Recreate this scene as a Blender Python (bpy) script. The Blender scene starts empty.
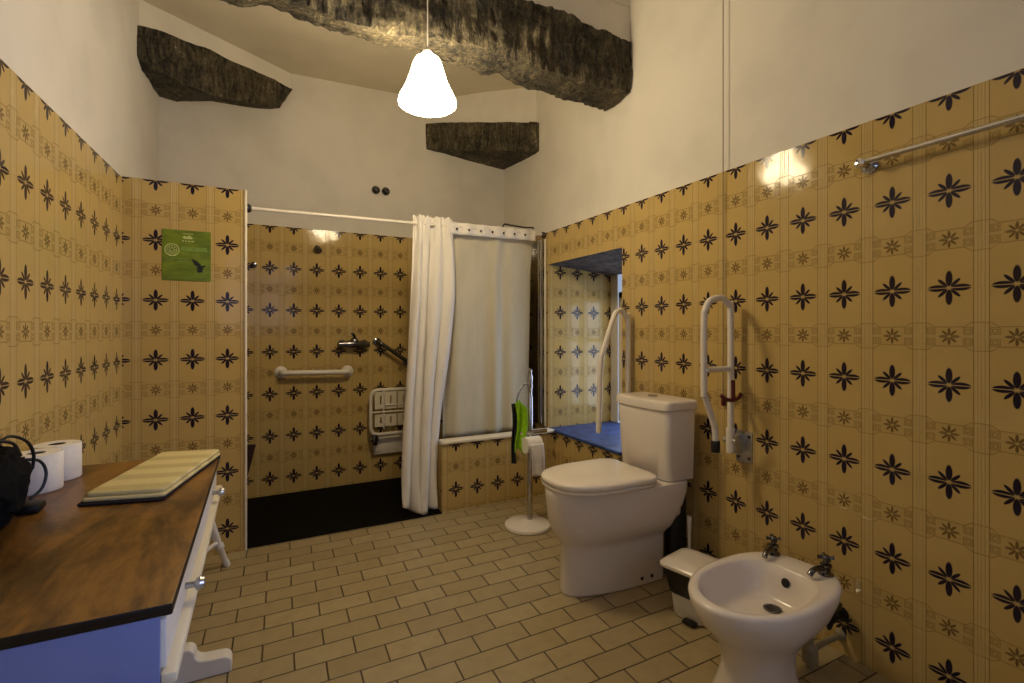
import bpy, bmesh, math, random
from mathutils import Vector, Matrix, noise
random.seed(7)
PI = math.pi
sc = bpy.context.scene
COL = sc.collection
def R(d): return math.radians(d)

# ------------------------------------------------------------------ node helpers
class X:
    """small expression builder: every operation becomes a Math node"""
    def __init__(s, nt, sock): s.nt = nt; s.s = sock
    def _op(s, op, *a):
        n = s.nt.nodes.new('ShaderNodeMath'); n.operation = op
        for i, v in enumerate((s,) + a):
            if isinstance(v, X): s.nt.links.new(v.s, n.inputs[i])
            else: n.inputs[i].default_value = v
        return X(s.nt, n.outputs[0])
    def __add__(s, o): return s._op('ADD', o)
    def __sub__(s, o): return s._op('SUBTRACT', o)
    def __mul__(s, o): return s._op('MULTIPLY', o)
    def __truediv__(s, o): return s._op('DIVIDE', o)
    def abs(s): return s._op('ABSOLUTE')
    def floor(s): return s._op('FLOOR')
    def mod2(s): return s._op('FLOORED_MODULO', 2.0)
    def max(s, o): return s._op('MAXIMUM', o)
    def min(s, o): return s._op('MINIMUM', o)
    def sq(s): return s._op('MULTIPLY', s)
    def sqrt(s): return s._op('SQRT')
    def lt(s, o): return s._op('LESS_THAN', o)
    def gt(s, o): return s._op('GREATER_THAN', o)
    def sm(s, a, b, lo=0.0, hi=1.0):
        n = s.nt.nodes.new('ShaderNodeMapRange'); n.interpolation_type = 'SMOOTHSTEP'
        s.nt.links.new(s.s, n.inputs[0])
        for k, v in zip((1, 2, 3, 4), (a, b, lo, hi)): n.inputs[k].default_value = v
        return X(s.nt, n.outputs[0])

def new_mat(name):
    m = bpy.data.materials.new(name); m.use_nodes = True
    nt = m.node_tree
    return m, nt, nt.nodes['Principled BSDF']

def srgb(r, g, b):
    f = lambda c: (c/255/12.92) if c/255 <= .04045 else ((c/255+.055)/1.055)**2.4
    return (f(r), f(g), f(b), 1)

def mix(nt, fac, a, b):
    n = nt.nodes.new('ShaderNodeMix'); n.data_type = 'RGBA'
    for sock, v in ((n.inputs[0], fac), (n.inputs[6], a), (n.inputs[7], b)):
        if isinstance(v, X): nt.links.new(v.s, sock)
        elif hasattr(v, 'is_output'): nt.links.new(v, sock)
        else: sock.default_value = v
    return n.outputs[2]

def noise_tex(nt, scale, detail=4, rough=.6, vec=None, dist=0):
    n = nt.nodes.new('ShaderNodeTexNoise')
    n.inputs['Scale'].default_value = scale; n.inputs['Detail'].default_value = detail
    n.inputs['Roughness'].default_value = rough; n.inputs['Distortion'].default_value = dist
    if vec is not None: nt.links.new(vec, n.inputs['Vector'])
    return X(nt, n.outputs[0])

def objcoord(nt, scale=(1, 1, 1)):
    t = nt.nodes.new('ShaderNodeTexCoord'); m = nt.nodes.new('ShaderNodeMapping')
    nt.links.new(t.outputs['Object'], m.inputs[0]); m.inputs['Scale'].default_value = scale
    return m.outputs[0]

def bump(nt, bsdf, h, strength=.3, dist=.01):
    b = nt.nodes.new('ShaderNodeBump'); b.inputs['Strength'].default_value = strength
    b.inputs['Distance'].default_value = dist
    nt.links.new(h.s, b.inputs['Height']); nt.links.new(b.outputs[0], bsdf.inputs['Normal'])

def plain(name, col, rough=.5, metal=0.0, spec=.5, nz=0.0, nscale=20, bmp=0.0, coat=0.0):
    m, nt, b = new_mat(name)
    b.inputs['Roughness'].default_value = rough; b.inputs['Metallic'].default_value = metal
    b.inputs['Specular IOR Level'].default_value = spec
    b.inputs['Coat Weight'].default_value = coat
    v = objcoord(nt)
    n = noise_tex(nt, nscale, 4, .6, v)
    d = tuple(c*(1-nz) for c in col[:3]) + (1,)
    nt.links.new(mix(nt, n.sm(.3, .7), d, col), b.inputs['Base Color'])
    if bmp: bump(nt, b, n, bmp, .01)
    return m

def tile_material():
    m, nt, b = new_mat('glazed_flower_tile')
    uv = nt.nodes.new('ShaderNodeUVMap'); uv.uv_map = 'UVMap'
    sp = nt.nodes.new('ShaderNodeSeparateXYZ'); nt.links.new(uv.outputs[0], sp.inputs[0])
    U, V = X(nt, sp.outputs[0]), X(nt, sp.outputs[1])
    px = (U - (U + .5).floor()) * 14.57
    ax = px.abs()
    fy = (V - (V + .5).floor()) * 28.0
    ay = fy.abs()
    mv = V - .5
    ym = (mv - (mv + .5).floor()) * 28.0
    am = ym.abs()
    def ell(a, ca, sa, bq, sb):
        return ((a - ca) / sa).sq() + (bq / sb).sq()
    def soft(d, k=.25): return d.sm(1 - k, 1 + k, 1.0, 0.0)
    # dark flower
    dv = soft(ell(ay, 2.70, 2.25, ax, .84))
    stripe = ay.sm(.06, .17)
    dh = soft(ell(ax, 2.80, 2.30, ay, .98)) * stripe
    pd = (ax + ay) * .7071; qd = (ax - ay) * .7071
    dd = soft(ell(pd, 2.15, 1.55, qd, .46))
    dark = dv.max(dh).max(dd)
    # brown medallion
    mvp = soft(ell(am, 1.38, 1.08, ax, .36), .4)
    mhp = soft(ell(ax, 1.38, 1.08, am, .36), .4)
    pm = (ax + am) * .7071; qm = (ax - am) * .7071
    mdp = soft(ell(pm, 1.35, 1.0, qm, .31), .4)
    med = mvp.max(mhp).max(mdp)
    # frames
    h = ax.sm(3.2, 5.4) * 1.25 + 2.75
    frame = (am - h).abs().sm(.03, .16, 1.0, 0.0)
    ins = ax.lt(7.0)
    sqd = (ax - 4.35).abs().max((am - 1.55).abs())
    sq = (sqd - .95).abs().sm(.03, .14, 1.0, 0.0).max((sqd - .5).abs().sm(.03, .14, 1.0, 0.0) )
    inmed = (am - h).sm(-.05, .05, 1.0, 0.0)          # 1 inside the medallion band
    outm = inmed * -1.0 + 1.0
    vl = (ax - 5.6).abs().sm(.05, .16, 1.0, 0.0)
    vl2 = (ax - 6.5).abs().sm(.03, .13, 1.0, 0.0) * .6
    lines = frame.max(vl).max(vl2).max(sq)
    joint = (ax - 7.285).abs().sm(.02, .10, 1.0, 0.0)
    hj = ay.min(am).sm(.02, .09, 1.0, 0.0)
    jo = joint.max(hj)
    band = ax.sm(5.5, 5.7)
    base = mix(nt, band, srgb(192, 164, 102), srgb(198, 171, 112))
    base = mix(nt, inmed * .08, base, srgb(156, 130, 74))
    cl = objcoord(nt)
    nz = noise_tex(nt, 9, 3, .6, cl)
    base = mix(nt, nz.sm(.3, .75) * .25, base, srgb(174, 147, 86))
    base = mix(nt, lines * .62, base, srgb(104, 80, 36))
    base = mix(nt, med * .8, base, srgb(82, 58, 22))
    base = mix(nt, jo * .45, base, srgb(206, 188, 146))
    base = mix(nt, dark * .97, base, srgb(10, 5, 40))
    nt.links.new(base, b.inputs['Base Color'])
    b.inputs['Roughness'].default_value = .10
    b.inputs['Specular IOR Level'].default_value = .26
    # relief of the print plus a slight tilt of every tile
    wn = nt.nodes.new('ShaderNodeTexWhiteNoise'); wn.noise_dimensions = '2D'
    cb = nt.nodes.new('ShaderNodeCombineXYZ')
    nt.links.new((U + .5).floor().s, cb.inputs[0]); nt.links.new((V * 2.0).floor().s, cb.inputs[1])
    nt.links.new(cb.outputs[0], wn.inputs['Vector'])
    sc2 = nt.nodes.new('ShaderNodeSeparateColor'); nt.links.new(wn.outputs['Color'], sc2.inputs[0])
    r1, r2 = X(nt, sc2.outputs[0]), X(nt, sc2.outputs[1])
    tilt = (r1 - .5) * px * .00016 + (r2 - .5) * ym * .00012
    wav = noise_tex(nt, 14, 1, .4, cl) * .0008
    hgt = tilt + wav - lines.max(med) * .0007 - jo * .0009
    bump(nt, b, hgt, 1.0, 1.0)
    return m

def brick_floor_material():
    m, nt, b = new_mat('beige_brick_tile')
    tc = nt.nodes.new('ShaderNodeTexCoord')
    sp = nt.nodes.new('ShaderNodeSeparateXYZ'); nt.links.new(tc.outputs['Object'], sp.inputs[0])
    x, y = X(nt, sp.outputs[0]), X(nt, sp.outputs[1])
    wob = noise_tex(nt, 5, 1, .5, tc.outputs['Object']) * .006
    xx = x - (y - 2.02) * .055
    v = (y + wob - 2.06) / .0985
    row = v.floor()
    off = (row + 1.0).mod2() * .0975
    u = (xx + wob - .152 + off) / .195
    cu = u.floor()
    du = (u - cu - .5).abs() * -1.0 + .5
    dv = (v - row - .5).abs() * -1.0 + .5
    d = (du * .195).min(dv * .0985)
    grout = d.sm(.0016, .0036, 1.0, 0.0)
    wn = nt.nodes.new('ShaderNodeTexWhiteNoise'); wn.noise_dimensions = '2D'
    cb = nt.nodes.new('ShaderNodeCombineXYZ'); nt.links.new(cu.s, cb.inputs[0]); nt.links.new(row.s, cb.inputs[1])
    nt.links.new(cb.outputs[0], wn.inputs['Vector'])
    base = mix(nt, X(nt, wn.outputs['Value']), srgb(158, 141, 104), srgb(172, 155, 117))
    n2 = noise_tex(nt, 16, 5, .65, tc.outputs['Object'])
    base = mix(nt, n2.sm(.35, .75) * .35, base, srgb(134, 117, 84))
    base = mix(nt, grout * .95, base, srgb(46, 32, 15))
    nt.links.new(base, b.inputs['Base Color'])
    b.inputs['Roughness'].default_value = .34
    hgt = d.sm(.0, .006) * .0012 + n2 * .0006
    bump(nt, b, hgt, 1.0, 1.0)
    return m

def plaster_material(name, col):
    m, nt, b = new_mat(name)
    v = objcoord(nt)
    n = noise_tex(nt, 3, 4, .55, v)
    n2 = noise_tex(nt, 60, 3, .6, v)
    dk = tuple(c*.90 for c in col[:3]) + (1,)
    nt.links.new(mix(nt, n.sm(.35, .7), col, dk), b.inputs['Base Color'])
    b.inputs['Roughness'].default_value = .85
    bump(nt, b, n * .012 + n2 * .0006, .6, 1.0)
    return m

def wood_material(name, dark, light, stretch, scale=6, rough=.45, bmp=.3, coat=0.0):
    m, nt, b = new_mat(name)
    v = objcoord(nt, stretch)
    n = noise_tex(nt, scale, 6, .62, v, 1.2)
    n2 = noise_tex(nt, scale*4.5, 5, .7, v, .4)
    f = n * .62 + n2 * .38
    nt.links.new(mix(nt, f.sm(.34, .66), dark, light), b.inputs['Base Color'])
    b.inputs['Roughness'].default_value = rough
    b.inputs['Coat Weight'].default_value = coat; b.inputs['Coat Roughness'].default_value = .15
    bump(nt, b, f, bmp, .02)
    return m

def old_beam_material():
    m, nt, b = new_mat('old_rough_beam_wood')
    v = objcoord(nt, (5, 5, 1.1))
    v2 = objcoord(nt)
    n = noise_tex(nt, 7, 7, .7, v, .8)
    big = noise_tex(nt, 4.5, 4, .6, v2)
    fine = noise_tex(nt, 55, 5, .7, v2)
    f = n * .45 + fine * .25 + big * .30
    c = mix(nt, f.sm(.40, .62), srgb(20, 17, 11), srgb(118, 107, 82))
    c = mix(nt, f.sm(.56, .66) * .85, c, srgb(206, 194, 156))
    nt.links.new(c, b.inputs['Base Color'])
    b.inputs['Roughness'].default_value = .8
    bump(nt, b, n * .6 + fine * .4, 1.0, .06)
    return m

M = {}
M['tile'] = tile_material()
M['floor'] = brick_floor_material()
M['plaster'] = plaster_material('white_plaster', srgb(218, 212, 200))
M['ceiling'] = plaster_material('ceiling_plaster', srgb(212, 202, 180))
M['beam'] = old_beam_material()
M['ceramic'] = plain('white_glazed_ceramic', srgb(226, 216, 204), .2, 0, .5, .02, 6)
M['seatplastic'] = plain('white_seat_plastic', srgb(236, 226, 212), .22, 0, .5, .02, 6)
M['chrome'] = plain('polished_chrome', srgb(205, 205, 208), .12, 1.0, .5, .1, 30)
M['darkchrome'] = plain('tarnished_chrome', srgb(120, 118, 120), .2, 1.0, .5, .3, 30)
M['steel'] = plain('galvanised_steel', srgb(196, 196, 194), .32, 1.0, .5, .15, 40)
M['whiteenamel'] = plain('white_enamelled_tube', srgb(230, 222, 208), .3, 0, .5, .03, 20)
M['whitepaint'] = plain('white_furniture_paint', srgb(226, 221, 212), .4, 0, .5, .05, 12)
M['cream'] = plain('cream_plastic', srgb(226, 216, 190), .4, 0, .5, .04, 15)
M['black'] = plain('black_plastic', srgb(16, 15, 16), .45, 0, .5, .3, 20)
M['blackcloth'] = plain('black_nylon_cloth', srgb(7, 7, 9), .8, 0, .15, .5, 30, .4)
M['red'] = plain('dark_red_plastic', srgb(96, 22, 26), .45, 0, .5, .2, 30)
M['tray'] = plain('dark_shower_floor', srgb(7, 6, 5), .75, 0, .12, .5, 9, .15)
M['blue'] = plain('blue_painted_sill', srgb(52, 86, 156), .45, 0, .5, .6, 14, .3)
M['stone'] = plain('grey_rough_lintel', srgb(96, 86, 82), .9, 0, .3, .75, 18, 1.0)
M['cord'] = plain('grey_twine', srgb(120, 108, 88), .8, 0, .3, .2, 60)
M['sideblue'] = plain('pale_blue_panel', srgb(122, 133, 186), .4, 0, .5, .06, 12)  # end panel coloured bluer and darker than the white dresser
M['paper'] = plain('white_tissue_paper', srgb(238, 232, 222), .9, 0, .2, .05, 60, .25)
M['cardboard'] = plain('brown_cardboard', srgb(92, 70, 46), .9, 0, .2, .2, 40)
M['green'] = plain('lime_green_cloth', srgb(150, 205, 20), .85, 0, .3, .25, 40, .3)
M['greycloth'] = plain('dark_grey_cloth', srgb(42, 42, 40), .85, 0, .3, .3, 40, .3)
M['towel'] = None
M['brownboard'] = plain('dark_brown_board', srgb(52, 26, 18), .5, 0, .4, .3, 20)
M['whitewood'] = plain('white_trim', srgb(232, 222, 200), .35, 0, .5, .04, 15)
M['yellowplastic'] = plain('aged_white_plastic', srgb(160, 148, 118), .45, 0, .5, .15, 30)
M['tabletop'] = wood_material('varnished_brown_wood', srgb(60, 38, 12), srgb(150, 106, 44), (2.6, .8, 2.6), 2.6, .38, .05, .06)
M['tableedge'] = plain('dark_stained_edge', srgb(26, 16, 8), .4, 0, .5, .3, 20)

def towel_material():
    m, nt, b = new_mat('cream_striped_terry')
    tc = nt.nodes.new('ShaderNodeTexCoord')
    sp = nt.nodes.new('ShaderNodeSeparateXYZ'); nt.links.new(tc.outputs['Object'], sp.inputs[0])
    y = X(nt, sp.outputs[1])
    s = (y * 62.0)._op('SINE')
    n = noise_tex(nt, 180, 3, .7, tc.outputs['Object'])
    nt.links.new(mix(nt, s.sm(-.6, .8) * .38 + n * .3, srgb(226, 212, 156), srgb(168, 150, 96)), b.inputs['Base Color'])
    b.inputs['Roughness'].default_value = .95
    bump(nt, b, n + s * .3, .7, .004)
    return m
M['towel'] = towel_material()
M['towelshade'] = plain('shaded_towel_fold', srgb(40, 34, 40), .95, 0, .2, .3, 80, .5)  # shadow under the towel folds, put into a dark layer colour

def fabric(name, col, trans, alpha=1.0):
    m, nt, b = new_mat(name)
    out = nt.nodes['Material Output']
    v = objcoord(nt, (1, 1, .25))
    n = noise_tex(nt, 14, 3, .6, v)
    cc = mix(nt, n.sm(.3, .7), col, tuple(c*.93 for c in col[:3]) + (1,))
    nt.links.new(cc, b.inputs['Base Color'])
    b.inputs['Roughness'].default_value = .8
    b.inputs['Specular IOR Level'].default_value = .25
    bump(nt, b, n, .25, .02)
    t = nt.nodes.new('ShaderNodeBsdfTranslucent'); nt.links.new(cc, t.inputs[0])
    mx = nt.nodes.new('ShaderNodeMixShader'); mx.inputs[0].default_value = trans
    nt.links.new(b.outputs[0], mx.inputs[1]); nt.links.new(t.outputs[0], mx.inputs[2])
    last = mx
    if alpha < 1:
        tr = nt.nodes.new('ShaderNodeBsdfTransparent')
        m2 = nt.nodes.new('ShaderNodeMixShader'); m2.inputs[0].default_value = alpha
        nt.links.new(tr.outputs[0], m2.inputs[1]); nt.links.new(mx.outputs[0], m2.inputs[2]); last = m2
    nt.links.new(last.outputs[0], out.inputs[0])
    return m
M['curtain'] = fabric('white_curtain_cloth', srgb(244, 239, 231), .12)
M['liner'] = fabric('translucent_grey_liner', srgb(230, 222, 198), .25, .92)

def glass_mat(name, tint, gloss=.12):
    m, nt, b = new_mat(name); out = nt.nodes['Material Output']
    tr = nt.nodes.new('ShaderNodeBsdfTransparent'); tr.inputs[0].default_value = tint
    gl = nt.nodes.new('ShaderNodeBsdfGlossy'); gl.inputs['Roughness'].default_value = .05
    mx = nt.nodes.new('ShaderNodeMixShader'); mx.inputs[0].default_value = gloss
    nt.links.new(tr.outputs[0], mx.inputs[1]); nt.links.new(gl.outputs[0], mx.inputs[2])
    nt.links.new(mx.outputs[0], out.inputs[0])
    return m
M['glass'] = glass_mat('window_glass', (.92, .95, 1, 1), .08)
M['darkglass'] = glass_mat('tinted_screen_glass', (.25, .27, .28, 1), .25)

def lamp_mat():
    m, nt, b = new_mat('glowing_frosted_shade')
    b.inputs['Base Color'].default_value = (.9, .86, .8, 1)
    b.inputs['Emission Color'].default_value = (1.0, .80, .49, 1)
    b.inputs['Emission Strength'].default_value = LAMP
    return m
LAMP = 66.0
M['lamp'] = lamp_mat()

# ------------------------------------------------------------------ mesh builder
def world(o):
    m = o.matrix_basis.copy()
    while o.parent: o = o.parent; m = o.matrix_basis @ m
    return m

class MB:
    def __init__(s): s.v = []; s.f = []; s.uv = []; s.mi = []
    def add(s, vs, fs, uvs=None, mi=0):
        k = len(s.v); s.v += [Vector(p) for p in vs]
        for i, f in enumerate(fs):
            s.f.append([k + j for j in f]); s.uv.append(uvs[i] if uvs else None); s.mi.append(mi)
        return s
    def quad(s, a, b, c, d, uv=None, mi=0): return s.add([a, b, c, d], [(0, 1, 2, 3)], [uv] if uv else None, mi)
    def box(s, c, size, rot=None, mi=0):
        hx, hy, hz = (q/2 for q in size); c = Vector(c)
        P = [Vector((x*hx, y*hy, z*hz)) for z in (-1, 1) for y in (-1, 1) for x in (-1, 1)]
        if rot is not None: P = [rot @ p for p in P]
        return s.add([c + p for p in P], [(0, 2, 3, 1), (4, 5, 7, 6), (0, 1, 5, 4), (2, 6, 7, 3), (0, 4, 6, 2), (1, 3, 7, 5)], None, mi)
    def rbox(s, c, size, r=.01, seg=3, rot=None, mi=0):
        bm = bmesh.new(); bmesh.ops.create_cube(bm, size=1)
        bmesh.ops.scale(bm, vec=size, verts=bm.verts)
        bmesh.ops.bevel(bm, geom=bm.edges[:], offset=r, segments=seg, profile=.5, affect='EDGES')
        c = Vector(c); bm.verts.index_update()
        vs = [c + (rot @ v.co if rot is not None else v.co) for v in bm.verts]
        s.add(vs, [[v.index for v in f.verts] for f in bm.faces], None, mi); bm.free(); return s
    def rings(s, rings, cap=True, closed=True, mi=0):
        n = len(rings[0]); vs = [p for r in rings for p in r]; fs = []
        for i in range(len(rings)-1):
            for j in range(n if closed else n-1):
                a = i*n+j; b = i*n+(j+1) % n
                fs.append((a, b, b+n, a+n))
        if cap:
            fs.append(tuple(reversed(range(n)))); fs.append(tuple(range((len(rings)-1)*n, len(rings)*n)))
        return s.add(vs, fs, None, mi)
    def lathe(s, o, prof, axis=(0, 0, 1), seg=32, cap=True, mi=0):
        ax = Vector(axis).normalized(); q = Vector((0, 0, 1)).rotation_difference(ax); o = Vector(o)
        rs = [[o + q @ Vector((max(r, 1e-4)*math.cos(2*PI*k/seg), max(r, 1e-4)*math.sin(2*PI*k/seg), z)) for k in range(seg)] for r, z in prof]
        return s.rings(rs, cap, True, mi)
    def tube(s, pts, r, seg=10, closed=False, mi=0, rads=None):
        pts = [Vector(p) for p in pts]; n = len(pts); rs = []; prev = None
        for i in range(n):
            if closed: t = (pts[(i+1) % n] - pts[i-1]).normalized()
            else: t = (pts[min(i+1, n-1)] - pts[max(i-1, 0)]).normalized()
            if prev is None:
                up = Vector((0, 0, 1)) if abs(t.z) < .9 else Vector((1, 0, 0))
                a = t.cross(up).normalized()
            else: a = (prev - t * prev.dot(t)).normalized()
            prev = a; b = t.cross(a); rr = rads[i] if rads else r
            rs.append([pts[i] + (a*math.cos(2*PI*k/seg) + b*math.sin(2*PI*k/seg))*rr for k in range(seg)])
        if closed: rs.append(rs[0])
        return s.rings(rs, not closed, True, mi)
    def prism(s, poly, dirv, mi=0):
        n = len(poly); a = [Vector(p) for p in poly]; d = Vector(dirv)
        vs = a + [p + d for p in a]
        fs = [tuple(reversed(range(n))), tuple(range(n, 2*n))] + [(i, (i+1) % n, (i+1) % n + n, i+n) for i in range(n)]
        return s.add(vs, fs, None, mi)
    def build(s, name, mats, parent=None, local=False, smooth=True, ang=35, bevel=0, sub=0):
        me = bpy.data.meshes.new(name)
        inv = Matrix.Identity(4)
        if parent is not None and not local: inv = world(parent).inverted()
        me.from_pydata([inv @ v for v in s.v], [], s.f)
        if any(u for u in s.uv):
            l = me.uv_layers.new(name='UVMap')
            for p, u in zip(me.polygons, s.uv):
                if u:
                    for k, li in enumerate(p.loop_indices): l.data[li].uv = u[k]
        if not isinstance(mats, (list, tuple)): mats = [mats]
        for m in mats: me.materials.append(M[m] if isinstance(m, str) else m)
        for p, mi in zip(me.polygons, s.mi): p.material_index = mi
        bm = bmesh.new(); bm.from_mesh(me)
        bmesh.ops.remove_doubles(bm, verts=bm.verts, dist=1e-5)
        if s.closed_fix: bmesh.ops.recalc_face_normals(bm, faces=bm.faces)
        bm.to_mesh(me); bm.free()
        if smooth:
            for p in me.polygons: p.use_smooth = True
            me.set_sharp_from_angle(angle=R(ang))
        o = bpy.data.objects.new(name, me); COL.objects.link(o)
        if parent is not None: o.parent = parent
        if bevel:
            md = o.modifiers.new('bevel', 'BEVEL'); md.width = bevel; md.segments = 2; md.limit_method = 'ANGLE'; md.angle_limit = R(40)
        if sub:
            md = o.modifiers.new('sub', 'SUBSURF'); md.levels = sub; md.render_levels = sub
        return o
    closed_fix = True

def root(name, loc, label, cat, group=None, rz=0):
    o = bpy.data.objects.new(name, None); COL.objects.link(o)
    o.empty_display_size = .05
    o.location = loc; o.rotation_euler = (0, 0, rz)
    return tag(o, label, cat, group)
def tag(o, label, cat, group=None):
    o['label'] = label; o['category'] = cat; o['kind'] = 'thing'
    if group: o['group'] = group
    return o
def struct(o, label, cat):
    o['kind'] = 'structure'; o['label'] = label; o['category'] = cat; return o
def lab(o, label): o['label'] = label; return o

def smooth_path(pts, n=8):
    pts = [Vector(p) for p in pts]; out = []
    for i in range(len(pts)-1):
        p0 = pts[max(i-1, 0)]; p1 = pts[i]; p2 = pts[i+1]; p3 = pts[min(i+2, len(pts)-1)]
        for k in range(n):
            t = k/n
            out.append(.5*((2*p1) + (p2-p0)*t + (2*p0-5*p1+4*p2-p3)*t*t + (3*p1-p0-3*p2+p3)*t**3))
    out.append(pts[-1]); return out
def round_path(pts, r, n=6):
    """polyline with rounded corners"""
    pts = [Vector(p) for p in pts]; out = [pts[0]]
    for i in range(1, len(pts)-1):
        a, b, c = pts[i-1], pts[i], pts[i+1]
        d1 = (a-b); d2 = (c-b); rr = min(r, d1.length*.49, d2.length*.49)
        s, e = b + d1.normalized()*rr, b + d2.normalized()*rr
        for k in range(n+1):
            t = k/n; out.append(s*(1-t)**2 + b*2*t*(1-t) + e*t*t)
    out.append(pts[-1]); return out

# ------------------------------------------------------------------ room shell
TP = .1457; TV = .28
RP = Vector((1.8239, 1.9972, 0)); RA = R(-91.565); RD = Vector((math.cos(RA), math.sin(RA), 0)); RN = Vector((RD.y, -RD.x, 0))  # RN points into the room (-x)
LP = Vector((-.5521, 1.8863, 0)); LA = R(87.158); LD = Vector((math.cos(LA), math.sin(LA), 0))
def rw(y, z=0, off=0):      # point on the right wall at depth y, off metres into the room
    t = (y - RP.y)/RD.y
    p = RP + RD*t; return Vector((p.x - off, y, z))
def lw(y, z=0, off=0):
    t = (y - LP.y)/LD.y
    p = LP + LD*t; return Vector((p.x + off, y, z))
BY = 3.684; PYY = 2.842; TOPZ = 3.10
YF = -1.15                       # wall behind the camera
Z0 = {'right': 1.505, 'left': 1.519, 'back': 1.5175, 'part': 1.5237, 'niche': 1.5075}
TT = {k: v + TV for k, v in Z0.items()}   # tile top heights
TH = .012                        # tile layer thickness in front of plaster

def uvR(y, z): t = (y-RP.y)/RD.y; return (t/TP, (z-Z0['right'])/TV)
def uvL(y, z): t = (y-LP.y)/LD.y; return (t/TP, (z-Z0['left'])/TV)
def uvB(x, z): return ((x-.1318)/TP, (z-Z0['back'])/TV)
def uvP(x, z): return ((x+.3785)/TP, (z-Z0['part'])/TV)
def uvN(x, z): return ((x-1.9489)/TP, (z-Z0['niche'])/TV)

# right wall with the window niche
NY0, NY1, NZ0, NZ1, NX = 2.158, 2.958, .412, 1.56, 2.40
b = MB()
def rq(y0, y1, z0, z1):
    b.quad(rw(y0, z0), rw(y1, z0), rw(y1, z1), rw(y0, z1), [uvR(y0, z0), uvR(y1, z0), uvR(y1, z1), uvR(y0, z1)], 0)
tr = TT['right']
SY0, SY1, SZ0, SZ1 = -.98, -.10, .95, 1.74
rq(YF, SY0, 0, tr); rq(SY0, SY1, 0, SZ0); rq(SY0, SY1, SZ1, tr); rq(SY1, NY0, 0, tr); rq(NY0, NY1, 0, NZ0); rq(NY0, NY1, NZ1, tr); rq(NY1, BY, 0, tr)
b.quad(rw(YF, tr), rw(BY, tr), rw(BY, tr, -TH), rw(YF, tr, -TH), None, 1)
b.quad(rw(YF, tr, -TH), rw(BY+.06, tr, -TH), rw(BY+.06, TOPZ, -TH), rw(YF, TOPZ, -TH), None, 1)
# niche reveals: far jamb tiled, near jamb tiled, soffit of rough stone
b.quad((rw(NY1).x, NY1, NZ0), (NX, NY1, NZ0), (NX, NY1, NZ1+.01), (rw(NY1).x, NY1, NZ1+.01), [uvN(rw(NY1).x, NZ0), uvN(NX, NZ0), uvN(NX, NZ1+.01), uvN(rw(NY1).x, NZ1+.01)], 0)
b.quad((rw(NY0).x, NY0, NZ0), (NX, NY0, NZ0), (NX, NY0, NZ1), (rw(NY0).x, NY0, NZ1), [uvN(0, NZ0), uvN(.58, NZ0), uvN(.58, NZ1), uvN(0, NZ1)], 0)
b.quad(rw(NY0, NZ1), rw(NY1, NZ1), (NX, NY1, NZ1-.05), (NX, NY0, NZ1-.05), None, 2)
b.quad((NX, NY0, NZ0), (NX, 2.25, NZ0), (NX, 2.25, NZ1), (NX, NY0, NZ1), None, 1)
b.quad((NX, 2.88, NZ0), (NX, NY1, NZ0), (NX, NY1, NZ1), (NX, 2.88, NZ1), None, 1)
for (p, q) in (((SY0, SZ0), (SY1, SZ0)), ((SY1, SZ0), (SY1, SZ1)), ((SY1, SZ1), (SY0, SZ1)), ((SY0, SZ1), (SY0, SZ0))):
    b.quad(rw(p[0], p[1]), rw(q[0], q[1]), rw(q[0], q[1], -.35), rw(p[0], p[1], -.35), None, 1)
b.closed_fix = False
struct(b.build('wall_right', ['tile', 'plaster', 'stone'], smooth=False), 'long right wall of ochre flower tiles below white plaster', 'wall')

# left wall
b = MB(); tl = TT['left']
def lq(y0, y1, z0, z1): b.quad(lw(y0, z0), lw(y1, z0), lw(y1, z1), lw(y0, z1), [uvL(y0, z0), uvL(y1, z0), uvL(y1, z1), uvL(y0, z1)], 0)
lq(YF, PYY, 0, tl); lq(PYY, BY, 0, tl)
b.quad(lw(YF, tl), lw(BY, tl), lw(BY, tl, -TH), lw(YF, tl, -TH), None, 1)
b.quad(lw(YF, tl, -TH), lw(BY+.06, tl, -TH), lw(BY+.06, TOPZ, -TH), lw(YF, TOPZ, -TH), None, 1)
b.closed_fix = False
struct(b.build('wall_left', ['tile', 'plaster'], smooth=False), 'left wall of pale flower tiles below white plaster', 'wall')

# back wall of the shower
b = MB(); tb = TT['back']; xa, xb = -.62, 2.05
b.quad((xa, BY, 0), (xb, BY, 0), (xb, BY, tb), (xa, BY, tb), [uvB(xa, 0), uvB(xb, 0), uvB(xb, tb), uvB(xa, tb)], 0)
b.quad((xa, BY, tb), (xb, BY, tb), (xb, BY+TH, tb), (xa, BY+TH, tb), None, 1)
b.quad((xa, BY+TH, tb), (xb, BY+TH, tb), (xb, BY+TH, TOPZ), (xa, BY+TH, TOPZ), None, 1)
b.closed_fix = False
struct(b.build('wall_back', ['tile', 'plaster'], smooth=False), 'back wall of the shower, flower tiles below white plaster', 'wall')

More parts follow.
